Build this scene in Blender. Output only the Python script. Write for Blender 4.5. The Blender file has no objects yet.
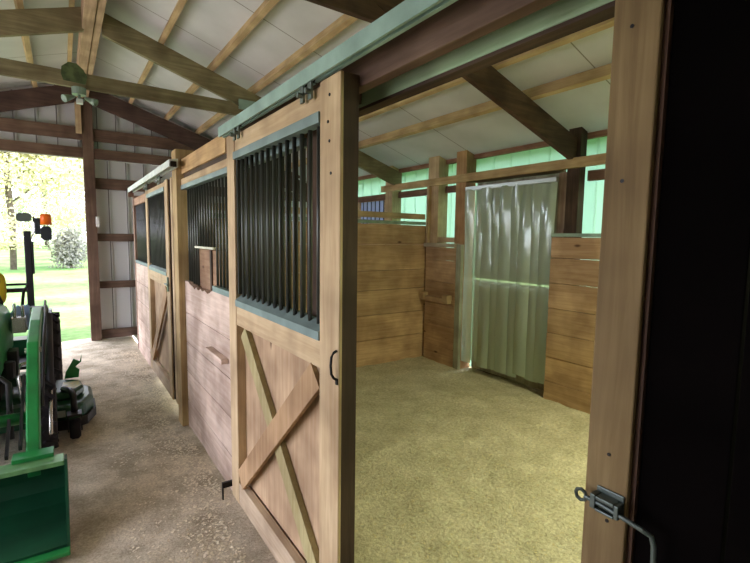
import bpy, bmesh, math, random
from mathutils import Vector, Matrix, noise
random.seed(7)
S = bpy.context.scene
COL = S.collection
V = Vector

# ------------------------------------------------------------------ materials
MATS = {}
def nt(name):
    m = bpy.data.materials.new(name); m.use_nodes = True
    t = m.node_tree
    b = t.nodes['Principled BSDF']
    return m, t, b

def L(t, a, b): t.links.new(a, b)

def wood(name, c1, c2, axis='Y', rough=.75, dark=(.10, .05, .025), scale=1.0, stain=.35, knots=True, grey=None, islandvar=.35):
    """grain runs along `axis` in object space; per-board shade from the mesh island"""
    key = name + axis
    if key in MATS: return MATS[key]
    m, t, b = nt(key)
    tc = t.nodes.new('ShaderNodeTexCoord'); mp = t.nodes.new('ShaderNodeMapping')
    L(t, tc.outputs['Object'], mp.inputs['Vector'])
    geo = t.nodes.new('ShaderNodeNewGeometry')
    s = {'X': (.06, 1, 1), 'Y': (1, .06, 1), 'Z': (1, 1, .06)}[axis]
    mp.inputs['Scale'].default_value = s
    off = t.nodes.new('ShaderNodeVectorMath'); off.operation = 'SCALE'
    cmb = t.nodes.new('ShaderNodeCombineXYZ')
    for i in range(3): L(t, geo.outputs['Random Per Island'], cmb.inputs[i])
    L(t, cmb.outputs[0], off.inputs[0]); off.inputs['Scale'].default_value = 37.0
    add = t.nodes.new('ShaderNodeVectorMath'); add.operation = 'ADD'
    L(t, mp.outputs[0], add.inputs[0]); L(t, off.outputs[0], add.inputs[1])
    n1 = t.nodes.new('ShaderNodeTexNoise'); n1.inputs['Scale'].default_value = 42 * scale
    n1.inputs['Detail'].default_value = 5; n1.inputs['Roughness'].default_value = .6; n1.inputs['Distortion'].default_value = .6
    L(t, add.outputs[0], n1.inputs['Vector'])
    n2 = t.nodes.new('ShaderNodeTexNoise'); n2.inputs['Scale'].default_value = 3.2
    n2.inputs['Detail'].default_value = 3
    L(t, tc.outputs['Object'], n2.inputs['Vector'])
    r1 = t.nodes.new('ShaderNodeValToRGB')
    r1.color_ramp.elements[0].position = .35; r1.color_ramp.elements[1].position = .68
    r1.color_ramp.elements[0].color = (*c2, 1); r1.color_ramp.elements[1].color = (*c1, 1)
    L(t, n1.outputs['Fac'], r1.inputs['Fac'])
    # blotchy stain
    mx = t.nodes.new('ShaderNodeMixRGB'); mx.blend_type = 'MULTIPLY'
    r2 = t.nodes.new('ShaderNodeValToRGB')
    r2.color_ramp.elements[0].position = .38; r2.color_ramp.elements[1].position = .62
    r2.color_ramp.elements[0].color = (1 - stain, 1 - stain * 1.1, 1 - stain * 1.15, 1); r2.color_ramp.elements[1].color = (1, 1, 1, 1)
    L(t, n2.outputs['Fac'], r2.inputs['Fac'])
    mx.inputs['Fac'].default_value = 1
    L(t, r1.outputs[0], mx.inputs[1]); L(t, r2.outputs[0], mx.inputs[2])
    # per board value
    hv = t.nodes.new('ShaderNodeHueSaturation')
    mr = t.nodes.new('ShaderNodeMapRange')
    mr.inputs['To Min'].default_value = 1 - islandvar * .5; mr.inputs['To Max'].default_value = 1 + islandvar * .5
    L(t, geo.outputs['Random Per Island'], mr.inputs['Value']); L(t, mr.outputs[0], hv.inputs['Value'])
    L(t, mx.outputs[0], hv.inputs['Color'])
    last = hv.outputs[0]
    if knots:
        vo = t.nodes.new('ShaderNodeTexVoronoi'); vo.inputs['Scale'].default_value = 3.0
        mp2 = t.nodes.new('ShaderNodeMapping')
        s2 = {'X': (.6, 1.5, 1.5), 'Y': (1.5, .6, 1.5), 'Z': (1.5, 1.5, .6)}[axis]
        mp2.inputs['Scale'].default_value = s2
        L(t, tc.outputs['Object'], mp2.inputs['Vector'])
        a2 = t.nodes.new('ShaderNodeVectorMath'); a2.operation = 'ADD'
        L(t, mp2.outputs[0], a2.inputs[0]); L(t, off.outputs[0], a2.inputs[1])
        L(t, a2.outputs[0], vo.inputs['Vector'])
        rk = t.nodes.new('ShaderNodeValToRGB')
        rk.color_ramp.elements[0].position = .03; rk.color_ramp.elements[0].color = (1, 1, 1, 1)
        rk.color_ramp.elements[1].position = .075; rk.color_ramp.elements[1].color = (0, 0, 0, 1)
        L(t, vo.outputs['Distance'], rk.inputs['Fac'])
        mk = t.nodes.new('ShaderNodeMixRGB'); mk.inputs[2].default_value = (*dark, 1)
        L(t, rk.outputs[0], mk.inputs['Fac']); L(t, last, mk.inputs[1]); last = mk.outputs[0]
    L(t, last, b.inputs['Base Color'])
    b.inputs['Roughness'].default_value = rough
    b.inputs['Specular IOR Level'].default_value = .25
    bp = t.nodes.new('ShaderNodeBump'); bp.inputs['Strength'].default_value = .25; bp.inputs['Distance'].default_value = .004
    L(t, n1.outputs['Fac'], bp.inputs['Height']); L(t, bp.outputs[0], b.inputs['Normal'])
    MATS[key] = m
    return m

def plain(name, c, rough=.6, metal=0, spec=.4, mottled=0, nscale=12, bump=0, c2=None):
    if name in MATS: return MATS[name]
    m, t, b = nt(name)
    b.inputs['Base Color'].default_value = (*c, 1)
    b.inputs['Roughness'].default_value = rough; b.inputs['Metallic'].default_value = metal
    b.inputs['Specular IOR Level'].default_value = spec
    if mottled or bump:
        tc = t.nodes.new('ShaderNodeTexCoord')
        n = t.nodes.new('ShaderNodeTexNoise'); n.inputs['Scale'].default_value = nscale; n.inputs['Detail'].default_value = 4
        L(t, tc.outputs['Object'], n.inputs['Vector'])
        if mottled:
            r = t.nodes.new('ShaderNodeValToRGB')
            r.color_ramp.elements[0].position = .35; r.color_ramp.elements[1].position = .65
            d = c2 or tuple(x * (1 - mottled) for x in c)
            r.color_ramp.elements[0].color = (*d, 1); r.color_ramp.elements[1].color = (*c, 1)
            L(t, n.outputs['Fac'], r.inputs['Fac']); L(t, r.outputs[0], b.inputs['Base Color'])
        if bump:
            bp = t.nodes.new('ShaderNodeBump'); bp.inputs['Strength'].default_value = bump; bp.inputs['Distance'].default_value = .01
            L(t, n.outputs['Fac'], bp.inputs['Height']); L(t, bp.outputs[0], b.inputs['Normal'])
    MATS[name] = m
    return m

PINE = lambda a='Y': wood('yellow_pine', (.60, .46, .27), (.47, .33, .18), a)
PINK = lambda a='Y': wood('weathered_pine_board', (.72, .58, .46), (.57, .42, .32), a, stain=.38, islandvar=.3)
DOORP = lambda a='Y': wood('tan_plywood', (.52, .38, .23), (.42, .28, .16), a, stain=.4)
STALL = lambda a='Y': wood('stall_plank', (.64, .44, .25), (.48, .31, .16), a, stain=.35, islandvar=.35)
BROWN = lambda a='Y': wood('brown_lumber', (.18, .115, .078), (.115, .07, .047), a, stain=.4)
DARKW = lambda a='Y': wood('dark_lumber', (.085, .052, .030), (.045, .028, .016), a, stain=.4, knots=False)
MOSSY = lambda a='X': wood('greenish_aged_lumber', (.30, .26, .145), (.20, .17, .09), a, stain=.4, knots=False)
PURL = lambda a='Y': wood('purlin_lumber', (.66, .50, .27), (.54, .38, .19), a, stain=.3)
TREAT = lambda a='Y': wood('green_treated_lumber', (.38, .52, .33), (.28, .41, .24), a, stain=.3, knots=False)
METALG = plain('pale_green_painted_steel', (.34, .50, .42), .45, .2, .4, .3, 7)
METALW = plain('pale_galvanised_track', (.62, .66, .60), .45, .3, .4, .25, 7)
CAPG = plain('grey_green_steel_angle', (.20, .27, .25), .5, .3, .4, .3, 9)
BARM = plain('dark_grille_bar', (.055, .058, .048), .40, .4, .5)
BLACKM = plain('black_iron', (.02, .018, .016), .45, .7)
GALV = plain('galvanised_hardware', (.22, .27, .24), .4, .8, .5, .3, 30)
CAPST = plain('partition_cap_steel', (.30, .40, .29), .55, .2, .4, .3, 10)

# corrugated opaque siding (end wall) and translucent siding (back wall)
def siding_mat():
    m, t, b = nt('white_steel_siding')
    b.inputs['Base Color'].default_value = (.66, .66, .64, 1); b.inputs['Roughness'].default_value = .45
    return m
SIDE = siding_mat()
RIBSHADE = plain('siding_rib_shade', (.16, .15, .14), .6)  # dark colour for the narrow shadows along the siding ribs
def translucent(name, c, ct, f=.6):
    m, t, b = nt(name)
    b.inputs['Base Color'].default_value = (*c, 1); b.inputs['Roughness'].default_value = .4
    tr = t.nodes.new('ShaderNodeBsdfTranslucent'); tr.inputs['Color'].default_value = (*ct, 1)
    mx = t.nodes.new('ShaderNodeMixShader'); mx.inputs[0].default_value = f
    L(t, b.outputs[0], mx.inputs[1]); L(t, tr.outputs[0], mx.inputs[2])
    L(t, mx.outputs[0], t.nodes['Material Output'].inputs['Surface'])
    return m
FIBER = translucent('mint_fibreglass_siding', (.62, .75, .66), (.56, .74, .62), .55)

def roof_mat():
    m, t, b = nt('roof_insulation_board')
    tc = t.nodes.new('ShaderNodeTexCoord')
    sep = t.nodes.new('ShaderNodeSeparateXYZ'); L(t, tc.outputs['Object'], sep.inputs[0])
    def lines(out, period, phase, w):
        a = t.nodes.new('ShaderNodeMath'); a.operation = 'ADD'; a.inputs[1].default_value = phase + 50 * period; L(t, out, a.inputs[0])
        d = t.nodes.new('ShaderNodeMath'); d.operation = 'DIVIDE'; d.inputs[1].default_value = period; L(t, a.outputs[0], d.inputs[0])
        f = t.nodes.new('ShaderNodeMath'); f.operation = 'FRACT'; L(t, d.outputs[0], f.inputs[0])
        c = t.nodes.new('ShaderNodeMath'); c.operation = 'LESS_THAN'; c.inputs[1].default_value = w / period; L(t, f.outputs[0], c.inputs[0])
        return c.outputs[0]
    ly = lines(sep.outputs['Y'], .92, .0, .010)
    n = t.nodes.new('ShaderNodeTexNoise'); n.inputs['Scale'].default_value = 1.4; n.inputs['Detail'].default_value = 5
    L(t, tc.outputs['Object'], n.inputs['Vector'])
    r = t.nodes.new('ShaderNodeValToRGB')
    r.color_ramp.elements[0].position = .3; r.color_ramp.elements[1].position = .7
    r.color_ramp.elements[0].color = (.50, .51, .49, 1); r.color_ramp.elements[1].color = (.69, .69, .69, 1)
    L(t, n.outputs['Fac'], r.inputs['Fac'])
    mx = t.nodes.new('ShaderNodeMixRGB'); mx.inputs[2].default_value = (.25, .24, .2, 1)
    L(t, ly, mx.inputs['Fac']); L(t, r.outputs[0], mx.inputs[1]); L(t, mx.outputs[0], b.inputs['Base Color'])
    b.inputs['Roughness'].default_value = .7; b.inputs['Specular IOR Level'].default_value = .2
    return m
ROOF = roof_mat()

def ground_mat(name, cols, s1=3, s2=60, bump=.6):
    m, t, b = nt(name)
    tc = t.nodes.new('ShaderNodeTexCoord')
    n = t.nodes.new('ShaderNodeTexNoise'); n.inputs['Scale'].default_value = s1; n.inputs['Detail'].default_value = 8; n.inputs['Roughness'].default_value = .65
    n2 = t.nodes.new('ShaderNodeTexNoise'); n2.inputs['Scale'].default_value = s2; n2.inputs['Detail'].default_value = 4; n2.inputs['Roughness'].default_value = .7
    L(t, tc.outputs['Object'], n.inputs['Vector']); L(t, tc.outputs['Object'], n2.inputs['Vector'])
    r = t.nodes.new('ShaderNodeValToRGB')
    r.color_ramp.elements[0].position = .38; r.color_ramp.elements[0].color = (*cols[0], 1)
    r.color_ramp.elements[1].position = .62; r.color_ramp.elements[1].color = (*cols[1], 1)
    L(t, n.outputs['Fac'], r.inputs['Fac'])
    r2 = t.nodes.new('ShaderNodeValToRGB')
    r2.color_ramp.elements[0].position = .3; r2.color_ramp.elements[0].color = (.55, .52, .48, 1)
    r2.color_ramp.elements[1].position = .7; r2.color_ramp.elements[1].color = (1.25, 1.25, 1.2, 1)
    L(t, n2.outputs['Fac'], r2.inputs['Fac'])
    mx = t.nodes.new('ShaderNodeMixRGB'); mx.blend_type = 'MULTIPLY'; mx.inputs['Fac'].default_value = .75
    L(t, r.outputs[0], mx.inputs[1]); L(t, r2.outputs[0], mx.inputs[2]); L(t, mx.outputs[0], b.inputs['Base Color'])
    b.inputs['Roughness'].default_value = .95; b.inputs['Specular IOR Level'].default_value = .1
    bp = t.nodes.new('ShaderNodeBump'); bp.inputs['Strength'].default_value = bump; bp.inputs['Distance'].default_value = .02
    L(t, n2.outputs['Fac'], bp.inputs['Height']); L(t, bp.outputs[0], b.inputs['Normal'])
    return m
DIRT = ground_mat('sandy_dirt', [(.42, .37, .27), (.74, .67, .53)], 3.6, 80, .35)
BED = ground_mat('shavings_bedding', [(.52, .49, .33), (.68, .64, .46)], 3.5, 48, .8)
GRASS = ground_mat('sunlit_lawn', [(.075, .17, .045), (.20, .29, .11)], .35, 8, .3)
GRAVEL = ground_mat('pale_gravel', [(.42, .38, .36), (.56, .52, .50)], 2, 30, .3)
CHIP = plain('pale_shaving', (.78, .70, .52), .8)

# ------------------------------------------------------------------ mesh builder
class MB:
    def __init__(s): s.bm = bmesh.new()
    def box(s, x0, x1, y0, y1, z0, z1):
        vs = [s.bm.verts.new((x, y, z)) for x in (x0, x1) for y in (y0, y1) for z in (z0, z1)]
        for f in ((0, 1, 3, 2), (4, 6, 7, 5), (0, 4, 5, 1), (2, 3, 7, 6), (0, 2, 6, 4), (1, 5, 7, 3)):
            s.bm.faces.new([vs[i] for i in f])
        return s
    def beam(s, a, b, side, w, h):
        """box from a to b; `side` = direction of width w; the other cross direction has size h"""
        a, b = V(a), V(b); d = (b - a).normalized(); sd = V(side); sd = (sd - d * sd.dot(d)).normalized(); up = d.cross(sd)
        vs = []
        for p in (a, b):
            for i, j in ((-1, -1), (1, -1), (1, 1), (-1, 1)):
                vs.append(s.bm.verts.new(p + sd * i * w / 2 + up * j * h / 2))
        for f in ((3, 2, 1, 0), (4, 5, 6, 7), (0, 1, 5, 4), (1, 2, 6, 5), (2, 3, 7, 6), (3, 0, 4, 7)):
            s.bm.faces.new([vs[i] for i in f])
        return s
    def poly(s, pts, ax, d0, d1):
        """closed 2-D outline extruded along axis ax (0,1,2) from d0 to d1"""
        def mk(p, d):
            q = list(p); q.insert(ax, d); return q
        A = [s.bm.verts.new(mk(p, d0)) for p in pts]; B = [s.bm.verts.new(mk(p, d1)) for p in pts]
        s.bm.faces.new(A); s.bm.faces.new(B[::-1])
        n = len(pts)
        for i in range(n): s.bm.faces.new([A[i], B[i], B[(i + 1) % n], A[(i + 1) % n]])
        return s
    def cyl(s, a, b, r, n=12, r2=None):
        a, b = V(a), V(b); d = (b - a).normalized()
        u = d.orthogonal().normalized(); w = d.cross(u); r2 = r if r2 is None else r2
        A = []; B = []
        for i in range(n):
            t = 2 * math.pi * i / n; o = u * math.cos(t) + w * math.sin(t)
            A.append(s.bm.verts.new(a + o * r)); B.append(s.bm.verts.new(b + o * r2))
        s.bm.faces.new(A[::-1]); s.bm.faces.new(B)
        for i in range(n): s.bm.faces.new([A[i], A[(i + 1) % n], B[(i + 1) % n], B[i]])
        return s
    def tube(s, pts, r, n=8):
        pts = [V(p) for p in pts]; rings = []
        for k, p in enumerate(pts):
            d = (pts[min(k + 1, len(pts) - 1)] - pts[max(k - 1, 0)]).normalized()
            u = d.cross(V((.13, .27, .95))).normalized() if abs(d.z) < .95 else d.cross(V((1, 0, 0))).normalized()
            w = d.cross(u)
            rings.append([s.bm.verts.new(p + (u * math.cos(2 * math.pi * i / n) + w * math.sin(2 * math.pi * i / n)) * r) for i in range(n)])
        s.bm.faces.new(rings[0][::-1]); s.bm.faces.new(rings[-1])
        for A, B in zip(rings, rings[1:]):
            for i in range(n): s.bm.faces.new([A[i], A[(i + 1) % n], B[(i + 1) % n], B[i]])
        return s
    def lathe(s, c, axis, prof, n=32):
        """prof: (distance along axis, radius)"""
        c = V(c); d = V(axis).normalized(); u = d.orthogonal().normalized(); w = d.cross(u); rings = []
        for h, r in prof:
            rings.append([s.bm.verts.new(c + d * h + (u * math.cos(2 * math.pi * i / n) + w * math.sin(2 * math.pi * i / n)) * max(r, .0005)) for i in range(n)])
        for A, B in zip(rings, rings[1:]):
            for i in range(n): s.bm.faces.new([A[i], A[(i + 1) % n], B[(i + 1) % n], B[i]])
        s.bm.faces.new(rings[0][::-1]); s.bm.faces.new(rings[-1])
        return s
    def grid(s, f, nu, nv):
        g = [[s.bm.verts.new(f(i / nu, j / nv)) for j in range(nv + 1)] for i in range(nu + 1)]
        for i in range(nu):
            for j in range(nv): s.bm.faces.new([g[i][j], g[i + 1][j], g[i + 1][j + 1], g[i][j + 1]])
        return s

def world_loc(o):
    p = V((0, 0, 0))
    while o is not None: p += V(o.location); o = o.parent
    return p
def obj(name, mb, mat, parent=None, bevel=0, smooth=False, loc=None):
    bm = mb.bm
    bmesh.ops.recalc_face_normals(bm, faces=bm.faces)
    if parent is not None: base = world_loc(parent)
    elif loc is not None: base = V(loc)
    else:
        xs = [v.co for v in bm.verts]
        base = V(((min(v.x for v in xs) + max(v.x for v in xs)) / 2, (min(v.y for v in xs) + max(v.y for v in xs)) / 2, min(v.z for v in xs)))
    bmesh.ops.translate(bm, verts=bm.verts, vec=-base)
    me = bpy.data.meshes.new(name); bm.to_mesh(me); bm.free()
    if mat: me.materials.append(mat)
    if smooth:
        for p in me.polygons: p.use_smooth = True
    o = bpy.data.objects.new(name, me); COL.objects.link(o)
    if parent is not None: o.parent = parent
    else: o.location = base
    if bevel:
        b = o.modifiers.new('bevel', 'BEVEL'); b.width = bevel; b.segments = 2; b.limit_method = 'ANGLE'
    return o
def tag(o, label, cat, group=None, kind=None):
    o['label'] = label; o['category'] = cat
    if group: o['group'] = group
    if kind: o['kind'] = kind
    return o
def struct(name, mb, mat, **k):
    o = obj(name, mb, mat, **k); o['kind'] = 'structure'; return o
def thing(name, label, cat, loc, group=None):
    o = bpy.data.objects.new(name, None); o.location = loc; COL.objects.link(o)
    o.empty_display_size = .1
    return tag(o, label, cat, group)
def ribbed(mb, axis, fixed, a0, a1, z0, z1, pitch=.23, depth=.03, sign=1):
    """ribbed sheet standing on the line axis; ribs stick out along sign"""
    pts = []; a = a0
    while a < a1:
        for d, h in ((0, 0), (pitch * .86, 0), (pitch * .88, depth), (pitch * .97, depth)):
            if a + d < a1: pts.append((a + d, h))
        a += pitch
    pts.append((a1, 0))
    out = [(p, fixed + sign * h) for p, h in pts] + [(p, fixed + sign * (h - .004)) for p, h in reversed(pts)]
    A = []; B = []
    for p, q in out:
        c = (p, q) if axis == 'X' else (q, p)
        A.append(mb.bm.verts.new((*c, z0))); B.append(mb.bm.verts.new((*c, z1)))
    n = len(out); m = n // 2
    for i in range(n): mb.bm.faces.new([A[i], A[(i + 1) % n], B[(i + 1) % n], B[i]])
    for i in range(m - 1):
        for W in (A, B): mb.bm.faces.new([W[i], W[i + 1], W[n - 2 - i], W[n - 1 - i]])
    return mb

# ------------------------------------------------------------------ dimensions
FX = .77      # plane of the stall fronts
BX = 3.78     # face of the back wall planks
EY = 7.55     # inside of the far end wall siding
RX = .30      # ridge
LX = -3.2     # left wall
BY = -3.0     # near end of the barn
def raf_top(x): return 3.512 - .325 * abs(x - RX)
PH = .09      # purlin height

# ------------------------------------------------------------------ the setting
def fz(x, y):
    h = .018 * noise.noise(V((x * 1.7, y * 1.7, 0))) + .008 * noise.noise(V((x * 6, y * 6, 3)))
    return h - .012
m = MB(); m.grid(lambda u, v: (LX - .1 + u * (.80 - LX + .1), BY + v * (EY + .1 - BY), fz(LX - .1 + u * (.80 - LX + .1), BY + v * (EY + .1 - BY))), 90, 200)
struct('floor', m, DIRT, smooth=True)
def bz(x, y):
    h = .022 * noise.noise(V((x * 2.2, y * 2.2, 5))) + .010 * noise.noise(V((x * 9, y * 9, 1)))
    e = min(1, max(0, (BX - x) / .5)); e2 = min(1, max(0, (4.3 - y) / .5))
    return h + .005 + .02 * (1 - e) * max(0, noise.noise(V((0, y * 3, 9)))) + .015 * (1 - e2)
m = MB(); m.grid(lambda u, v: (.80 + u * 3.25, BY + v * (EY + .1 - BY), bz(.80 + u * 3.25, BY + v * (EY + .1 - BY))), 110, 320)
o = obj('bedding', m, BED, smooth=True); o['kind'] = 'structure'; o.name = 'floor_stall'

# roof (two slopes)
for nm, s in (('ceiling_right', 1), ('ceiling_left', -1)):
    m = MB(); xe = 4.1 if s > 0 else -3.5
    pts = [(RX, raf_top(RX) + PH), (xe, raf_top(xe) + PH), (xe, raf_top(xe) + PH + .03), (RX, raf_top(RX) + PH + .03)]
    m.poly(pts, 1, BY - .2, EY + .25)
    struct(nm, m, ROOF, loc=(0, 0, 0))

# far end wall: ribbed white siding round the big doorway (X -2.6 .. .27, top 2.53)
m = MB()
ribbed(m, 'X', EY + .06, .36, 4.0, 0, 2.534, sign=-1)
ribbed(m, 'X', EY + .06, LX, -2.6, 0, 2.534, sign=-1)
wf = struct('wall_far', m, SIDE, loc=(0, 0, 0))
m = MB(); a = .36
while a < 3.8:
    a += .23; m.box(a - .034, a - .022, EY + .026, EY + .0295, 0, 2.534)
obj('rib_shade_strips', m, RIBSHADE, wf)  # thin dark strips drawing the shadow line of each rib
m = MB()
def gable(mb, y, x0, x1, z0, pitch=.23, depth=.03):
    a = x0
    while a < x1 - 1e-6:
        for d0, d1, h in ((0, .88, 0), (.88, 1, -depth)):
            p, q = a + d0 * pitch, min(a + d1 * pitch, x1)
            if p >= x1: break
            zt0, zt1 = raf_top(p) + PH, raf_top(q) + PH
            mb.poly([(p, z0), (q, z0), (q, zt1), (p, zt0)], 1, y + h, y + .003)
        a += pitch
gable(m, EY + .06, LX, 4.0, 2.535)
wf = struct('wall_far_gable', m, SIDE, loc=(0, 0, 0))
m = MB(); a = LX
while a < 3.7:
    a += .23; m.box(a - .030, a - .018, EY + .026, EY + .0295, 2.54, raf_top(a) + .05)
obj('rib_shade_strips', m, RIBSHADE, wf)  # rib shadow lines again, on the gable
# near end wall (behind the viewer) and left wall with a wide doorway
m = MB(); gable(m, BY, LX, 4.0, 0); struct('wall_near', m, SIDE, loc=(0, 0, 0))
LD0, LD1 = .9, 6.6
m = MB()
ribbed(m, 'Y', LX, BY, LD0, 0, 2.5); ribbed(m, 'Y', LX, LD1, EY, 0, 2.5); ribbed(m, 'Y', LX, LD0, LD1, 2.3, 2.5)
struct('wall_left', m, SIDE, loc=(0, 0, 0))
# right (back) wall siding: openings for stall door and barred window
DY0, DY1 = 2.55, 3.66
WY0, WY1 = 5.42, 6.1
SX = 3.93
m = MB()
ribbed(m, 'Y', SX, BY, DY0, .0, 2.5, depth=.010, sign=-1)
ribbed(m, 'Y', SX, DY0, DY1, 2.13, 2.5, depth=.010, sign=-1)
ribbed(m, 'Y', SX, DY1, WY0, .0, 2.5, depth=.010, sign=-1)
ribbed(m, 'Y', SX, WY1, EY, .0, 2.5, depth=.010, sign=-1)
ribbed(m, 'Y', SX, WY0, WY1, .0, 1.72, depth=.010, sign=-1)
ribbed(m, 'Y', SX, WY0, WY1, 2.05, 2.5, depth=.010, sign=-1)
struct('wall_right', m, FIBER, loc=(0, 0, 0))

# end wall framing
T = [0]
def trim(mb, mat, bevel=.003):
    T[0] += 1
    return struct('trim_%d' % T[0], mb, mat, bevel=bevel)
trim(MB().box(-2.7, 3.9, 7.45, 7.49, 2.77, 2.935), BROWN('X'))      # upper girt
trim(MB().box(-2.7, 3.9, 7.43, 7.49, 2.53, 2.665), BROWN('X'))      # door header
trim(MB().box(.27, .40, 7.42, 7.56, 0, 3.42), BROWN('Z'))           # door post up to the ridge
trim(MB().box(-2.74, -2.6, 7.42, 7.56, 0, 3.0), BROWN('Z'))
trim(MB().box(.20, .268, 7.38, 7.425, 2.84, 3.29), PINE('Z'))       # pale scab board on the post
for z0, z1 in ((2.13, 2.28), (1.40, 1.51), (.73, .83), (.0, .13)):
    trim(MB().box(.40, 3.9, 7.50, 7.54, z0, z1), BROWN('X'))
trim(MB().box(SX - .08, SX - .03, BY, EY, 2.40, 2.54), wood('reddish_plate', (.36, .20, .12), (.26, .13, .08), 'Y'))   # wall plate
GIRT = wood('girt_lumber', (.24, .14, .09), (.16, .09, .055), 'Y')
trim(MB().box(SX - .08, SX - .035, BY, 2.31, 2.03, 2.12), GIRT)
trim(MB().box(SX - .08, SX - .035, 3.68, EY, 2.055, 2.135), GIRT)
# switch box on the far door post
m = MB().box(.385, .425, 7.38, 7.42, 1.60, 1.74)
tag(obj('switch_box', m, plain('white_plastic', (.7, .7, .66), .4), bevel=.004), 'small white switch box on the far doorway post', 'switch')

# ridge beam
tag(obj('ridge_beam', MB().box(.215, .30, BY, 7.38, 3.30, 3.50).box(.305, .36, BY, 7.38, 3.31, 3.49), wood('pale_ridge_lumber', (.56, .40, .26), (.42, .28, .17), 'Y'), bevel=.004),
    'pale ridge beam running the length of the barn under the roof peak', 'beam')

# purlins, each a thing
names_r = ['nearest the ridge', 'second from the ridge', 'third from the ridge', 'fourth from the ridge', 'fifth from the ridge', 'sixth and farthest from the ridge']
for i, x in enumerate((.87, 1.335, 1.77, 2.22, 2.67, 3.10)):
    z = raf_top(x)
    m = MB().beam((x, BY, z + PH / 2 - .001), (x, EY, z + PH / 2 - .001), (1, 0, -.325), .045, PH - .004)
    tag(obj('purlin', m, PURL('Y')), 'roof purlin on the stall side, ' + names_r[i], 'purlin', 'roof purlins on the stall side')
for i, x in enumerate((-.22, -.75, -1.25, -1.75, -2.25, -2.8)):
    z = raf_top(x)
    m = MB().beam((x, BY, z + PH / 2 - .001), (x, EY, z + PH / 2 - .001), (1, 0, .325), .045, PH - .004)
    tag(obj('purlin', m, PURL('Y')), 'roof purlin over the tractor side, ' + names_r[i], 'purlin', 'roof purlins on the tractor side')
m = MB().beam((.15, BY, 3.53), (.15, EY, 3.53), (1, 0, 0), .04, .07)
tag(obj('purlin', m, PURL('Y')), 'thin purlin tight against the left side of the ridge beam', 'purlin')

# trusses
def truss(y, label, mats, tie=True, depth=.20, x1=3.80, th=.05, x0=LX + .1):
    t = thing('roof_truss', label, 'truss', (RX, y, 2.3))
    for s in (1, -1):
        xe = x1 if s > 0 else x0
        a = RX + s * .07
        top = lambda x: raf_top(x) - .002
        m = MB().poly([(a, top(a)), (xe, top(xe)), (xe, top(xe) - depth), (a, top(a) - depth)], 1, y - th / 2, y + th / 2)
        obj('rafter', m, mats, t, bevel=.003)
    if tie:
        m = MB().poly([(-1.6, 2.79), (1.78, 2.765), (1.50, 2.895), (-1.2, 2.92)], 1, y - th / 2 - .045, y - th / 2 - .003)
        obj('tie_beam', m, mats, t, bevel=.003)
    return t
t = truss(4.95, 'mossy-toned roof truss in the middle, carrying the small floodlight', MOSSY('X'))
m = MB().poly([(.06, 2.82), (.22, 2.81), (.235, 2.88), (.21, 2.93), (.16, 2.975), (.10, 2.975), (.05, 2.93), (.045, 2.87)], 1, 4.865, 4.878)
obj('gusset_plate', m, plain('green_painted_plate', (.11, .15, .06), .7, 0, .3, .5, 20), t)
obj('gusset_plate', MB().box(1.58, 1.76, 4.86, 4.875, 2.83, 2.93), METALG, t)['label'] = 'pale green gusset plate'
truss(2.38, 'dark roof truss nearest the camera, its rafter landing on the dark wall post', wood('dark_truss_lumber', (.12, .07, .042), (.065, .038, .024), 'X', stain=.4, knots=False))
truss(7.40, 'dark roof truss standing against the far end wall', wood('brown_truss_lumber', (.11, .068, .052), (.065, .040, .030), 'X', stain=.4, knots=False), tie=False, depth=.24, th=.04)

# floodlight under the tie beam
t = thing('floodlight', 'small twin-head floodlight hanging under the middle tie beam', 'light', (.17, 4.90, 2.77))
GF = plain('grey_green_lamp_housing', (.25, .33, .27), .4, .3)
obj('mounting_box', MB().cyl((.17, 4.885, 2.775), (.17, 4.885, 2.715), .055, 16), GF, t, smooth=False)
obj('bracket', MB().tube([(.17, 4.885, 2.72), (.17, 4.86, 2.68), (.20, 4.84, 2.66)], .012), GF, t)
for dx in (-.075, .085):
    m = MB().lathe((.17 + dx * .5, 4.86, 2.69), (dx, -.05, -.04), [(0, .012), (.03, .018), (.08, .030), (.10, .032), (.10, .026), (.095, .022)], 16)
    h = obj('lamp_head', m, GF, t, smooth=True)
obj('motion_sensor', MB().box(.145, .195, 4.80, 4.85, 2.625, 2.665), plain('pale_lens', (.6, .65, .6), .3), t, bevel=.005)

# ------------------------------------------------------------------ back wall of the stalls
def post(x0, x1, y0, y1, z0, z1, label, mat, cat='post'):
    return tag(obj('wall_post', MB().box(x0, x1, y0, y1, z0, z1), mat, bevel=.004), label, cat, 'posts along the back wall')
post(3.74, 3.90, 5.06, 5.22, 0, 2.56, 'rough wooden post on the back wall beyond the plank partition', PINE('Z'))
post(3.735, 3.89, 4.12, 4.31, 0, 2.53, 'wooden post on the back wall where the plank partition meets it', PINE('Z'))
post(3.735, 3.89, 3.67, 3.83, 0, 2.55, 'wooden post on the back wall left of the strip curtain', wood('orange_pine', (.50, .31, .15), (.38, .22, .10), 'Z'))
post(3.741, 3.835, 2.32, 2.44, 0, 2.50, 'dark wooden post right of the strip curtain carrying the near truss', DARKW('Z'))
post(3.78, 3.89, 2.445, 2.545, 0, 2.12, 'brown jamb post tight against the right edge of the strip curtain', wood('jamb_lumber', (.34, .25, .16), (.24, .16, .10), 'Z'))
post(3.735, 3.89, 1.25, 1.42, 0, 2.53, 'wooden post on the back wall hidden past the right door post', DARKW('Z'))
tag(obj('cross_rail', MB().box(3.69, 3.733, .5, 5.26, 2.135, 2.22), wood('rail_pine', (.55, .41, .20), (.42, .29, .13), 'Y'), bevel=.003),
    'long horizontal rail across the back wall posts above the strip curtain', 'rail')

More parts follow.
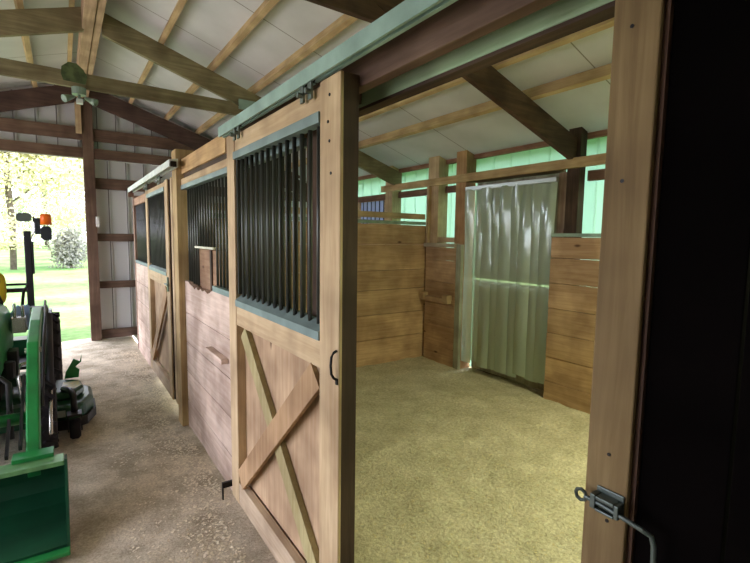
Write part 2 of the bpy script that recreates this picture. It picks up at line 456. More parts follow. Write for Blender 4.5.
# planked dados
def planks(mb, axis, fixed, th, a0, a1, z0, z1, h, gap=.004, jitter=0):
    z = z0
    while z < z1 - .01:
        t = min(z + h - gap, z1)
        j = jitter * random.uniform(-1, 1)
        if axis == 'Y': mb.box(fixed + j, fixed + th, a0, a1, z, t)
        else: mb.box(a0, a1, fixed + j, fixed + th, z, t)
        z += h
    return mb
t = thing('wall_planking', 'narrow panel of horizontal planks left of the strip curtain', 'planking', (BX, 4.05, 0))
obj('planks', planks(MB(), 'Y', 3.69, .04, 3.75, 4.27, -.05, 1.40, .26, jitter=.004), STALL('Y'), t, bevel=.003)
obj('cap', MB().box(3.66, 3.76, 3.74, 4.28, 1.405, 1.45), wood('pale_cap', (.52, .47, .33), (.42, .36, .24), 'Y'), t, bevel=.003)
obj('shelf_board', MB().box(3.625, 3.685, 3.80, 4.29, .75, .81), PINE('Y'), t, bevel=.004)
obj('shelf_block', MB().box(3.61, 3.685, 3.79, 3.88, .78, .85), PINE('Z'), t, bevel=.004)
obj('shelf_block', MB().box(3.61, 3.685, 4.20, 4.30, .78, .85), PINE('Z'), t, bevel=.004)
obj('window_sill', MB().box(3.74, 3.90, 3.835, 4.115, 1.46, 1.52), PINE('Y'), t)
t = thing('wall_planking', 'wide horizontal planks between the strip curtain and the right door post', 'planking', (BX, 1.4, 0))
obj('planks', planks(MB(), 'Y', 3.71, .028, .0, 2.54, -.05, 1.53, .232, jitter=.004), STALL('Y'), t, bevel=.003)
obj('cap', MB().box(3.70, 3.86, .0, 2.54, 1.535, 1.565), CAPST, t, bevel=.002)
t = thing('wall_planking', 'planks on the back wall of the next stall beyond the partition', 'planking', (BX, 5.9, 0))
obj('planks', planks(MB(), 'Y', BX, .04, 4.34, 7.4, -.05, 1.45, .232, jitter=.004), STALL('Y'), t, bevel=.003)
# thin upright strip where partition meets the wall
tag(obj('upright_batten', MB().box(3.69, 3.73, 4.245, 4.28, 1.452, 2.134), PINE('Z')), 'slim upright batten above the partition end beside the wall post', 'batten')
tag(obj('jamb_board', MB().box(3.69, 3.732, 3.668, 3.745, -.02, 1.44), wood('grey_green_jamb', (.40, .42, .30), (.30, .31, .21), 'Z')), 'grey-green jamb board along the left edge of the strip curtain', 'board')
# barred window in the next stall
m = MB().box(3.87, 3.92, WY0 - .05, WY1 + .05, 1.66, 1.72).box(3.87, 3.92, WY0 - .05, WY1 + .05, 2.05, 2.11).box(3.87, 3.92, WY0 - .05, WY0, 1.72, 2.05).box(3.87, 3.92, WY1, WY1 + .05, 1.72, 2.05)
w1 = struct('window_1', m, PINE('Y'))
obj('pane', MB().box(3.905, 3.909, WY0, WY1, 1.72, 2.05), translucent('frosted_pane', (.38, .42, .52), (.34, .38, .48), .4), w1)
for k in range(6):
    y = WY0 + .05 + k * .11
    obj('bar', MB().cyl((3.895, y, 1.70), (3.895, y, 2.07), .008, 8), BARM, w1)

# ------------------------------------------------------------------ split door behind the curtain
DOORG = wood('grey_green_door_board', (.46, .44, .32), (.34, .33, .22), 'Z', stain=.45)
d = thing('split_stable_door', 'two-leaf board stable door behind the clear strip curtain', 'door', (3.88, 3.08, 0))
def vboards(x0, x1, y0, y1, z0, z1, w=.155):
    m = MB(); y = y0
    while y < y1 - .02:
        m.box(x0, x1, y, min(y + w - .004, y1), z0, z1); y += w
    return m
low = obj('lower_leaf', vboards(3.87, 3.90, DY0 + .01, DY1 - .035, .015, 1.045), DOORG, d)
obj('threshold', MB().box(3.902, 3.925, DY0, DY1 - .02, -.05, .035), DARKW('Y'), d)
obj('ledger', MB().box(3.90, 3.93, DY0 + .05, DY1 - .1, .15, .25).box(3.90, 3.93, DY0 + .05, DY1 - .1, .85, .95), DOORG, low)
upl = obj('upper_leaf', vboards(3.87, 3.90, DY0 + .01, DY1 - .035, 1.062, 2.13), DOORG, d)
obj('ledger', MB().box(3.90, 3.93, DY0 + .05, DY1 - .1, 1.15, 1.25).box(3.90, 3.93, DY0 + .05, DY1 - .1, 1.9, 2.0), DOORG, upl)
tag(obj('door_lintel', MB().box(3.72, 3.90, DY0, DY1, 2.135, 2.21), wood('dark_lintel', (.2, .12, .07), (.12, .07, .04), 'Y')), 'dark lintel board over the strip curtain', 'lintel')
# strip curtain
def vinyl():
    m, t, b = nt('clear_vinyl')
    out = t.nodes['Material Output']
    tr = t.nodes.new('ShaderNodeBsdfTransparent'); tr.inputs['Color'].default_value = (.80, .88, .78, 1)
    gl = t.nodes.new('ShaderNodeBsdfGlossy'); gl.inputs['Roughness'].default_value = .12; gl.inputs['Color'].default_value = (.9, 1, .93, 1)
    df = t.nodes.new('ShaderNodeBsdfDiffuse'); df.inputs['Color'].default_value = (.72, .86, .68, 1)
    tl = t.nodes.new('ShaderNodeBsdfTranslucent'); tl.inputs['Color'].default_value = (.62, .74, .58, 1)
    a0 = t.nodes.new('ShaderNodeMixShader'); a0.inputs[0].default_value = .4
    L(t, df.outputs[0], a0.inputs[1]); L(t, tl.outputs[0], a0.inputs[2])
    a1 = t.nodes.new('ShaderNodeMixShader'); a1.inputs[0].default_value = .66
    L(t, tr.outputs[0], a1.inputs[1]); L(t, a0.outputs[0], a1.inputs[2])
    a2 = t.nodes.new('ShaderNodeMixShader')
    fr = t.nodes.new('ShaderNodeLayerWeight'); fr.inputs['Blend'].default_value = .25
    mr = t.nodes.new('ShaderNodeMapRange'); mr.inputs['To Min'].default_value = .06; mr.inputs['To Max'].default_value = .5
    L(t, fr.outputs['Facing'], mr.inputs['Value']); L(t, mr.outputs[0], a2.inputs[0])
    L(t, a1.outputs[0], a2.inputs[1]); L(t, gl.outputs[0], a2.inputs[2])
    L(t, a2.outputs[0], out.inputs['Surface'])
    return m
VIN = vinyl()
c = thing('strip_curtain', 'clear vinyl strip curtain hanging over the back stable door', 'curtain', (3.74, 3.1, 2.07))
obj('hanging_rail', MB().box(3.725, 3.76, DY0 - .02, DY1 + .01, 2.035, 2.080), plain('dull_aluminium', (.45, .50, .45), .35, .7), c, bevel=.003)
for k in range(9):
    y0 = DY0 - .015 + k * .124; w = .155; xo = 3.745 + (k % 2) * .012
    ph = random.uniform(0, 6)
    def f(u, v, y0=y0, xo=xo, ph=ph, w=w):
        z = 2.05 - v * (1.93 + .02 * math.sin(ph))
        cur = .016 * math.sin(u * math.pi) * (1 + .5 * math.sin(ph + v * 5)) + .010 * math.sin(v * 9 + ph) * (1 - v) + .006 * math.sin(u * 9 + ph * 3) * max(0, 1 - v * 3)
        return (xo - cur, y0 + u * w + .006 * math.sin(v * 4 + ph), z)
    obj('vinyl_strip', MB().grid(f, 8, 40), VIN, c, smooth=True)

# ------------------------------------------------------------------ plank partition between the two stalls
PY = 4.30
p = thing('stall_partition', 'horizontal plank partition between the near stall and the next one', 'partition', (2.25, PY, 0))
m = MB()
zs = [-.05, .32, .61, .90, 1.13, 1.43, 1.665]
for a, b_ in zip(zs, zs[1:]):
    m.box(.93, 3.72, PY + random.uniform(-.004, .004), PY + .04, a, b_ - .006)
obj('planks', m, STALL('X'), p, bevel=.003)
obj('cap', MB().box(.93, 3.69, PY - .015, PY + .055, 1.668, 1.705), CAPST, p, bevel=.002)
obj('upper_rail', MB().box(.93, 3.69, PY, PY + .04, 1.735, 1.80), PINE('X'), p, bevel=.003)

# ------------------------------------------------------------------ stall fronts (fixed)
def bars(parent, x, y0, y1, z0, z1, n, skip=None):
    me = None
    for k in range(n):
        y = y0 + (y1 - y0) * (k + .5) / n
        za = z0
        if skip and skip[0] < y < skip[1]: za = skip[2]
        if me is None or za != z0:
            o = obj('bar', MB().cyl((x, y, za), (x, y, z1), .0085, 8), BARM, parent, smooth=True)
            if me is None and za == z0: me = o; yb = y
        else:
            o = me.copy(); COL.objects.link(o); o.parent = parent; o.location = (0, y - yb, 0)

FR = thing('stall_front', 'fixed plank and bar front of the near stall beside the open door', 'stall front', (FX + .03, 2.6, 0))
m = MB(); z = -.05
for k, h in enumerate((.25, .235, .235, .235)):
    m.box(FX, FX + .04, 1.62, 3.735, z, z + h - .005); z += h
obj('planks', m, PINK('Y'), FR, bevel=.004)
# chewed top board with a wavy edge
m = MB(); n = 120; top = []
for i in range(n + 1):
    y = 1.62 + (3.735 - 1.62) * i / n
    e = 0
    if 2.95 < y < 3.62: e = .055 * (.35 + .65 * abs(noise.noise(V((y * 8, 0, 2))))) * min(1, (y - 2.95) / .1, (3.62 - y) / .12) + .018 * noise.noise(V((y * 30, 1, 0)))
    top.append((y, 1.15 - max(0, e)))
m.poly([(3.735, z), (1.62, z)] + top, 0, FX, FX + .04)
obj('chewed_top_board', m, PINK('Y'), FR)
obj('steel_sill', MB().box(FX - .005, FX + .06, 1.62, 2.93, 1.15, 1.185), CAPG, FR, bevel=.002)
obj('top_board', MB().box(FX - .01, FX + .045, 1.62, 3.735, 1.88, 1.925), PINE('Y'), FR, bevel=.003)
obj('steel_angle', MB().box(FX - .015, FX + .03, 1.62, 3.735, 1.845, 1.878), CAPG, FR, bevel=.002)
bars(FR, FX + .03, 1.64, 3.73, 1.14, 1.86, 30, skip=(2.95, 3.40, 1.42))
obj('feed_opening_strip', MB().box(FX + .005, FX + .045, 2.93, 3.42, 1.412, 1.425), plain('pale_strip', (.6, .58, .42), .5), FR)
# feed box inside, seen through the opening
tb = thing('feed_box', 'brown wooden feed box behind the feed opening of the bars', 'feed box', (1.1, 3.5, .95))
m = MB().box(FX + .065, FX + .09, 2.95, 3.60, .95, 1.40).box(FX + .09, FX + .45, 2.95, 2.98, .95, 1.40).box(FX + .09, FX + .45, 3.57, 3.60, .95, 1.40).box(FX + .45, FX + .48, 2.95, 3.60, .95, 1.40).box(FX + .09, FX + .45, 2.98, 3.57, .95, .98)
obj('body', m, wood('feed_box_board', (.36, .23, .13), (.26, .15, .08), 'Y'), tb)
for lx in (FX + .13, FX + .44):
    for ly in (2.97, 3.56):
        obj('leg', MB().box(lx, lx + .03, ly, ly + .03, -.02, .949), DARKW('Z'), tb)
obj('batten', MB().box(FX + .055, FX + .064, 3.17, 3.21, 1.0, 1.40), DARKW('Z'), tb)
# jamb post at the opening, header, inner header
tag(obj('jamb_post', MB().box(FX + .005, FX + .10, 1.50, 1.60, -.02, 1.948), wood('dark_jamb', (.11, .06, .035), (.06, .034, .02), 'Z'), bevel=.004), 'dark jamb post behind the leading edge of the open stall door', 'post')
H = thing('door_header', 'long brown double header beam above the stall doorway', 'beam', (FX + .05, 1.0, 1.96))
obj('outer_board', MB().box(FX, FX + .04, BY, 2.60, 1.96, 2.12), BROWN('Y'), H, bevel=.003)
obj('inner_board', MB().box(FX + .10, FX + .14, BY, 3.73, 1.95, 2.09), TREAT('Y'), H, bevel=.003)['label'] = 'green treated inner board'
obj('underside_shade', MB().box(FX + .100, FX + .143, BY, 3.73, 1.939, 1.949), DARKW('Y'), H)  # dark strip for the shade under the inner board
obj('spacer', MB().box(FX + .042, FX + .098, 1.36, 2.4, 1.96, 2.08), DARKW('Y'), H)
tag(obj('fascia_board', MB().box(FX - .005, FX + .036, 2.605, 3.738, 1.965, 2.075), wood('orange_fascia', (.62, .42, .20), (.48, .30, .13), 'Y'), bevel=.003), 'orange-toned fascia board over the barred stall front between both doors', 'beam')
tag(obj('rough_spacer_board', MB().box(FX + .01, FX + .05, 2.62, 3.735, 1.93, 1.965), DARKW('Y')), 'dark rough board in the gap under the orange fascia', 'board')

# corner post between the stalls
cp = thing('support_post', 'tall wooden post between the near stall front and the far sliding door', 'post', (.77, 3.88, 0))
obj('post_board', MB().box(.725, .86, 3.74, 3.89, -.05, 2.15), wood('stall_post_lumber', (.50, .36, .17), (.38, .26, .11), 'Z'), cp, bevel=.004)
obj('stop_board', MB().box(.728, FX - .002, 3.93, 4.00, .10, 1.96), PINE('Z'), cp, bevel=.003)
# ledge board stub and foot guide on the near front
tag(obj('bolt_stub_board', MB().box(FX - .045, FX - .002, 2.62, 2.98, .755, .785), PINK('Y'), bevel=.003), 'narrow wooden ledge fixed low on the plank stall front', 'ledge')
g = thing('door_guide', 'dark steel floor guide at the foot of the open stall door', 'guide', (FX - .04, 2.6, 0.02))
obj('bracket', MB().box(.655, FX - .002, 2.385, 2.40, .135, .165), BLACKM, g)
obj('spike', MB().box(.655, .662, 2.385, 2.40, .07, .134), BLACKM, g)

# ------------------------------------------------------------------ sliding doors with X bracing
def sliding_door(y0, y1, x, z0, zt, label, lw, rw, single=False, th=.045):
    """y0 = leading (near) edge, y1 = far edge; x = face"""
    d = thing('sliding_stall_door', label, 'door', (x + .025, (y0 + y1) / 2, z0))
    obj('stile', MB().box(x, x + .012, y0, y0 + rw, z0, zt), PINE('Z'), d, bevel=.003)
    obj('shaded_stile_core', MB().box(x + .0125, x + th, y0 + .001, y0 + rw, z0, zt - .002), wood('shaded_stile_side', (.075, .046, .030), (.045, .028, .018), 'Z'), d)  # shade on the door edge put into a dark wood colour
    obj('stile', MB().box(x, x + .045, y1 - lw, y1, z0, zt), PINE('Z'), d, bevel=.003)
    a, b = y0 + rw, y1 - lw
    obj('top_rail', MB().box(x + .004, x + .04, a, b, 1.905, zt - .01), PINE('Y'), d, bevel=.003)
    obj('steel_drip_cap', MB().box(x - .006, x + .035, a, b, 1.868, 1.904), CAPG, d, bevel=.002)
    obj('steel_sill', MB().poly([(x - .004, 1.155), (x + .04, 1.155), (x + .04, 1.215), (x + .03, 1.215), (x - .004, 1.185)][::-1], 0, 0, 1) if False else MB().poly([(x - .004, 1.152), (x - .004, 1.182), (x + .036, 1.212), (x + .044, 1.212), (x + .044, 1.152)], 1, a, b), CAPG, d)
    obj('mid_rail', MB().box(x + .002, x + .038, a, b, 1.055, 1.151), PINE('Y'), d, bevel=.003)
    obj('bottom_rail', MB().box(x + .002, x + .038, a, b, z0 + .0, z0 + .115), wood('pale_door_rail', (.60, .48, .33), (.48, .36, .23), 'Y'), d, bevel=.003)
    obj('panel', MB().box(x + .0445, x + .051, a, b, z0 + .1155, 1.0545), DOORP('Z'), d)
    zl, zh = z0 + .125, 1.045
    m = MB().beam((x + .030, b - .045, zh - .02), (x + .030, a + .05, zl + .01), (0, .7, .7), .085, .026)
    if not single: obj('diagonal_brace', m, wood('greenish_brace', (.50, .44, .22), (.38, .32, .14), 'Z'), d, bevel=.002)
    m = MB().beam((x + .007, b - .03, zl + .02), (x + .007, a + .03, zh - .02), (0, .7, .7), .10, .019)
    obj('diagonal_brace', m, wood('tan_brace', (.50, .33, .18), (.38, .24, .12), 'Z'), d, bevel=.002)
    g = obj('grille_frame', MB().box(x + .010, x + .038, a, a + .018, 1.2125, 1.8675).box(x + .010, x + .038, b - .018, b, 1.2125, 1.8675), plain('black_grille_frame', (.03, .028, .022), .5, .3), d)
    n = 13
    for k in range(n):
        y = a + .018 + (b - a - .036) * (k + .5) / n
        obj('bar', MB().cyl((x + .024, y, 1.20), (x + .024, y, 1.875), .0085, 8), BARM, d, smooth=True)
    return d
D1 = sliding_door(1.214, 2.36, .700, .105, 1.995, 'nearest sliding stall door, slid open, with X brace and barred top', .115, .132, th=.066)
hnd = obj('door_handle', MB().tube([(.698, 1.223, 1.050), (.688, 1.226, 1.056), (.681, 1.228, 1.070), (.679, 1.229, 1.097), (.681, 1.228, 1.124), (.688, 1.226, 1.138), (.698, 1.223, 1.144)], .0045), BLACKM, D1)
obj('handle_plate', MB().box(.6955, .6997, 1.217, 1.229, 1.034, 1.054), BLACKM, hnd)
m = MB()
for (yy, zz) in ((1.30, 1.94), (1.31, 1.86), (1.29, 1.70), (1.30, 1.80)):
    m = MB(); m.cyl((.6998, yy - .02, zz), (.6975, yy - .02, zz), .005, 8)
    obj('nail_head', m, BLACKM, D1)
D2 = sliding_door(4.06, 5.24, .715, .10, 1.955, 'far sliding stall door, closed, with diagonal brace and barred top', .11, .125, single=True, th=.045)
lt = obj('latch', MB().box(.700, .711, 4.065, 4.13, 1.075, 1.10).box(.700, .711, 4.075, 4.10, 1.03, 1.15), GALV, D2)
obj('latch_bolt', MB().cyl((.695, 4.05, 1.088), (.695, 4.17, 1.088), .006, 8), GALV, lt)

# far fixed front
F2 = thing('stall_front', 'fixed plank and bar front of the far stall beyond the closed door', 'stall front', (FX + .03, 6.1, 0))
m = MB(); z = -.05
for k in range(5):
    m.box(FX, FX + .04, 5.20, 6.62, z, z + .233); z += .238
obj('planks', m, PINK('Y'), F2, bevel=.004)
obj('steel_sill', MB().box(FX - .005, FX + .05, 5.20, 6.62, 1.142, 1.175), CAPG, F2)
obj('end_post', MB().box(FX - .003, FX + .09, 6.625, 6.72, -.05, 2.0), wood('purple_brown_post', (.30, .19, .13), (.2, .12, .08), 'Z'), F2)
obj('top_board', MB().box(FX + .002, FX + .045, 4.06, 6.62, 1.87, 1.96), wood('reddish_top_board', (.50, .31, .19), (.38, .22, .13), 'Y'), F2)
bars(F2, FX + .025, 5.22, 6.62, 1.17, 1.88, 17)

# tracks with rollers
def track(y0, y1, x0, x1, z0, z1, label, mat, cap=False):
    t = thing('door_track', label, 'track', ((x0 + x1) / 2, y0, z0))
    m = MB().poly([(x0, z0), (x0, z1), (x1, z1 + .01), (x1, z0), (x1 - .012, z0), (x1 - .012, z1 - .012), (x0 + .008, z1 - .016), (x0 + .008, z0)], 1, y0, y1)
    obj('track_cover', m, mat, t)
    return t
T1 = track(-2.5, 2.43, .680, .712, 2.004, 2.052, 'long mint green sliding door track over the near stall doorway', METALG)
T2 = track(3.60, 6.15, .655, .716, 1.995, 2.045, 'pale short sliding door track above the far stall door', METALW)
obj('end_plug', MB().box(.665, .703, 3.59, 3.62, 1.995, 2.033), BLACKM, T2)
obj('end_stop', MB().cyl((.66, 6.17, 1.985), (.716, 6.17, 1.985), .038, 16), wood('round_end', (.3, .16, .11), (.2, .1, .07), 'X'), T2)
def roller(d, y, z, dx=0):
    h = obj('roller_hanger', MB().box(.712 + dx, .720 + dx, y - .012, y + .012, z - .045, z + .02), GALV, d)
    obj('roller_wheel', MB().cyl((.718 + dx, y, z + .02), (.740 + dx, y, z + .02), .012, 14), BLACKM, h)
    obj('hanger_bolt', MB().cyl((.694 + dx, y - .004, z - .022), (.711 + dx, y - .004, z - .022), .009, 8), GALV, h)
for y in (2.19, 2.13, 1.45, 1.39): roller(D1, y, 1.995, -.028)
for y in (5.05, 4.98, 4.35, 4.28): roller(D2, y, 1.975, -.02)

# ------------------------------------------------------------------ right door post and dark wall
DGALV = plain('dull_zinc', (.13, .16, .14), .45, .7, .5, .3, 30)
rp = thing('door_post', 'close wooden door post at the right with a steel slide bolt', 'post', (.81, .39, 0))
obj('post_board', MB().box(FX, FX + .012, .357, .432, -.05, 1.958), wood('near_post_lumber', (.25, .175, .078), (.17, .112, .046), 'Z', stain=.35), rp, bevel=.003)
obj('shaded_inner_post', MB().box(FX + .0125, FX + .084, .350, .430, -.05, 1.945), wood('shaded_post_side', (.10, .055, .032), (.06, .032, .02), 'Z'), rp)  # shade on the side of the post put into its colour
lb = obj('slide_bolt', MB().box(.766, .7695, .360, .408, 1.026, 1.068).box(.744, .766, .358, .366, 1.034, 1.058).box(.744, .766, .398, .408, 1.034, 1.060).box(.744, .766, .366, .398, 1.052, 1.059).box(.744, .766, .366, .398, 1.032, 1.037), DGALV, rp, bevel=.002)
obj('bolt_rod', MB().tube([(.750, .420, 1.046), (.750, .39, 1.045), (.750, .35, 1.041), (.752, .322, 1.036), (.757, .310, 1.030), (.758, .306, 1.015), (.760, .305, .96)], .0042, 10), DGALV, lb)
m = MB().tube([(.750, .427 + .010 * math.cos(a / 8 * 6.28), 1.046 + .010 * math.sin(a / 8 * 6.28)) for a in range(9)], .0033, 6)
obj('bolt_eye', m, DGALV, lb)
m = MB()
for yy, zz in ((.40, 1.845), (.392, 1.13), (.388, 1.01), (.395, 1.02), (.40, 1.60)):
    m = MB(); m.cyl((.7698, yy, zz), (.7685, yy, zz), .0032, 8)
    obj('nail_head', m, BLACKM, rp)
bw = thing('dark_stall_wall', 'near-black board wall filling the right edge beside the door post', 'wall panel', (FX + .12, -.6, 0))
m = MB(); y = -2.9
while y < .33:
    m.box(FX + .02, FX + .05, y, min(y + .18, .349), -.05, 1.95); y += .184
obj('boards', m, plain('near_black_boards', (.003, .0022, .002), 1, 0, .02, .4, 6), bw, bevel=.002)  # nearly black all over, faintly mottled

# ------------------------------------------------------------------ shavings spilled along the stall fronts
m = MB()
def chip(mb, x, y, z, s):
    a = random.uniform(0, 6.28); tl = random.uniform(-.5, .5)
    u = V((math.cos(a), math.sin(a), tl * .5)) * s; w = V((-math.sin(a), math.cos(a), random.uniform(-.4, .4))) * s * .55
    c0 = V((x, y, z + s * .3))
    vs = [mb.bm.verts.new(c0 + q) for q in (-u - w, u - w, u + w, -u + w)]
    mb.bm.faces.new(vs)
for i in range(3600):
    y = random.uniform(1.0, 6.6); d = abs(random.gauss(0, .11)) + .015
    x = FX - .03 - d
    if 1.15 < y < 2.45: x -= .09
    if 3.6 < y < 4.1: x -= .07
    chip(m, x, y, fz(x, y), random.uniform(.003, .0095))
for i in range(2600):
    y = random.uniform(1.2, 7); x = random.uniform(.2, .7)
    chip(m, x, y, fz(x, y), random.uniform(.002, .008))
o = obj('wood_shavings', m, CHIP, loc=(0, 0, 0)); tag(o, 'pale wood shavings spilled on the dirt aisle along the stall fronts', 'shavings', kind='stuff')
m = MB()
for i in range(4500):
    x = random.uniform(.9, 3.7); y = random.uniform(.5, 4.25)
    if x < 1.3 and y > 2.9: continue
    chip(m, x, y, bz(x, y), random.uniform(.003, .008))
o = obj('bedding_flakes', m, plain('bedding_flake', (.62, .55, .32), .85), loc=(0, 0, 0)); tag(o, 'loose yellow bedding flakes covering the stall floor', 'bedding', kind='stuff')

# ------------------------------------------------------------------ tractor
GRN = plain('tractor_green', (.018, .27, .06), .32, 0, .6, .25, 9)
DGRN = plain('dark_tractor_green', (.008, .075, .026), .4, 0, .5)
RUB = plain('tyre_rubber', (.022, .020, .022), .8, 0, .2)
YEL = plain('seat_yellow', (.62, .48, .02), .5)
BLK = plain('black_plastic', (.015, .015, .015), .5)
CHR = plain('bright_steel', (.55, .55, .5), .25, .9)
TC = -.62
tr = thing('tractor', 'green compact loader tractor parked facing the camera at the left', 'tractor', (TC, 4.2, 0))
# bucket: curved shell opening toward the camera
bk_y = [(2.47, .030), (2.70, .025), (2.88, .035), (2.98, .08), (3.02, .15), (3.01, .21), (2.95, .27), (2.89, .288)]
inn = [(2.47, .042), (2.70, .038), (2.875, .048), (2.968, .089), (3.007, .15), (2.998, .205), (2.943, .258), (2.885, .276)]
b0, b1 = -1.20, -.045
m = MB().poly(bk_y + inn[::-1], 0, b0, b1)
buc = obj('loader_bucket', m, plain('shaded_bucket_green', (.006, .075, .03), .6, 0, .3, .4, 5), tr)  # shade inside the bucket put into a darker green
side = [(2.46, .025), (2.88, .030), (2.99, .09), (3.03, .15), (3.02, .21), (2.955, .28), (2.83, .305), (2.76, .26), (2.55, .10)]
SHG = MATS['shaded_bucket_green']
obj('side_plate', MB().poly(side, 0, b1, b1 + .012), SHG, buc); obj('side_plate', MB().poly(side, 0, b0 - .012, b0), SHG, buc)
obj('top_edge', MB().box(b0, b1, 2.82, 2.93, .277, .302), plain('highlight_green_edge', (.20, .46, .18), .35, .2, .5, .4, 14), buc, bevel=.004)  # bright highlight on the top edge painted into the green
obj('cutting_edge', MB().box(b0, b1 + .012, 2.42, 2.52, .012, .030), GRN, buc, bevel=.003)
obj('mounting_plate', MB().box(-1.12, -.94, 2.90, 3.0, .303, .325), GRN, buc, bevel=.004)
obj('mounting_plate', MB().box(-.27, -.09, 2.90, 3.0, .303, .325), GRN, buc, bevel=.004)
# loader arms
for xc in (-.185, -1.055):
    w = .031
    prof = [(3.00, .17), (3.07, .17), (3.30, .46), (3.62, .74), (3.95, .83), (4.36, .86), (4.39, .92), (4.28, .94), (3.90, .90), (3.52, .82), (3.22, .55), (2.98, .30)]
    a = obj('loader_arm', MB().poly(prof, 0, xc - w, xc + w), GRN, tr, bevel=.008)
    obj('hydraulic_cylinder', MB().cyl((xc + .07, 3.75, .45), (xc + .07, 4.25, .88), .022, 14), BLK, a, smooth=True)
    obj('cylinder_rod', MB().cyl((xc + .07, 3.45, .23), (xc + .07, 3.75, .45), .011, 10), CHR, a, smooth=True)
    obj('hose', MB().tube([(xc + .045, 3.2, .5), (xc + .055, 3.5, .80), (xc + .06, 3.9, .92), (xc + .05, 4.3, .98), (xc + .03, 4.5, .75)], .009), BLK, a, smooth=True)
    for (yy, zz) in ((3.07, .24), (3.55, .76), (4.32, .90)):
        obj('pivot_pin', MB().cyl((xc - .045, yy, zz), (xc + .045, yy, zz), .018, 12), CHR, a)
    t_ = obj('loader_tower', MB().poly([(4.30, .30), (4.52, .30), (4.50, .88), (4.36, .93), (4.31, .88)], 0, xc - .05, xc + .05), DGRN, tr, bevel=.006)
obj('cross_tube', MB().cyl((-1.055, 3.28, .42), (-.185, 3.28, .42), .035, 16), GRN, tr, smooth=True)
obj('bucket_link', MB().beam((-.24, 3.02, .34), (-.24, 3.55, .60), (1, 0, 0), .015, .035).beam((-.30, 3.02, .30), (-.30, 3.5, .55), (1, 0, 0), .015, .03), BLK, tr)
obj('grille_guard', MB().tube([(-.30, 3.30, .30), (-.30, 3.34, .62), (-.36, 3.36, .68), (-.88, 3.36, .68), (-.94, 3.34, .62), (-.94, 3.30, .30)], .016), BLK, tr, smooth=True)
# hood, frame, dash
def loft(secs, n=20):
    """secs: (y, xc, halfwidth, z0, z1)"""
    m = MB(); rings = []
    for y, xc, hw, z0, z1 in secs:
        r = []
        for i in range(n):
            t = 2 * math.pi * i / n; c_, s_ = math.cos(t), math.sin(t); e = .55
            r.append(m.bm.verts.new((xc + hw * math.copysign(abs(c_) ** e, c_), y, (z0 + z1) / 2 + (z1 - z0) / 2 * math.copysign(abs(s_) ** e, s_))))
        rings.append(r)
    for A, B in zip(rings, rings[1:]):
        for i in range(n): m.bm.faces.new([A[i], A[(i + 1) % n], B[(i + 1) % n], B[i]])
    m.bm.faces.new(rings[0]); m.bm.faces.new(rings[-1][::-1])
    return m
obj('hood', loft([(3.62, TC, .19, .46, .74), (3.68, TC, .225, .44, .80), (3.95, TC, .24, .44, .86), (4.5, TC, .25, .46, .93), (4.72, TC, .25, .46, .95)]), GRN, tr, smooth=True)
obj('front_grille', loft([(3.60, TC, .15, .50, .70), (3.63, TC, .17, .48, .73)]), BLK, tr)
obj('headlight', loft([(3.595, TC + .13, .05, .66, .73), (3.64, TC + .13, .05, .65, .73)]), plain('lamp_glass', (.7, .7, .65), .1), tr)
obj('headlight', loft([(3.595, TC - .13, .05, .66, .73), (3.64, TC - .13, .05, .65, .73)]), plain('lamp_glass', (.7, .7, .65), .1), tr)
obj('chassis', MB().box(TC - .14, TC + .14, 3.55, 5.4, .28, .46).box(TC - .38, TC + .40, 3.80, 3.90, .22, .32).box(TC - .40, TC + .40, 5.22, 5.42, .30, .52).box(-1.10, -.15, 4.36, 4.48, .32, .40), DGRN, tr, bevel=.005)
obj('dashboard', loft([(4.73, TC, .20, .70, 1.02), (4.88, TC, .17, .72, 1.06)]), BLK, tr, smooth=True)
st = obj('steering_column', MB().cyl((TC, 4.86, .98), (TC, 5.00, 1.08), .02, 12), BLK, tr)
m = MB(); ring = [V((TC, 5.0, 1.08)) + V((.15 * math.cos(a), .15 * math.sin(a) * .75, -.15 * math.sin(a) * -.6)) for a in [i / 20 * 6.2832 for i in range(21)]]
m.tube(ring, .012, 8); m.tube([ring[0], (TC, 5.0, 1.08), ring[10]], .01, 6); obj('steering_wheel', m, BLK, st, smooth=True)
obj('footplate', MB().box(TC - .38, TC + .38, 4.72, 5.15, .36, .385), BLK, tr)
se = obj('seat', loft([(5.10, TC, .13, .72, .80), (5.18, TC, .155, .70, .83), (5.50, TC, .155, .70, .83), (5.56, TC, .14, .71, .82)]), YEL, tr, smooth=True)
m = MB(); 
obj('backrest', loft([(5.50, TC, .14, .82, 1.10), (5.54, TC, .155, .80, 1.14), (5.58, TC, .14, .82, 1.12)]), YEL, se, smooth=True)
obj('seat_base', MB().box(TC - .15, TC + .15, 5.15, 5.5, .52, .70), BLK, tr)
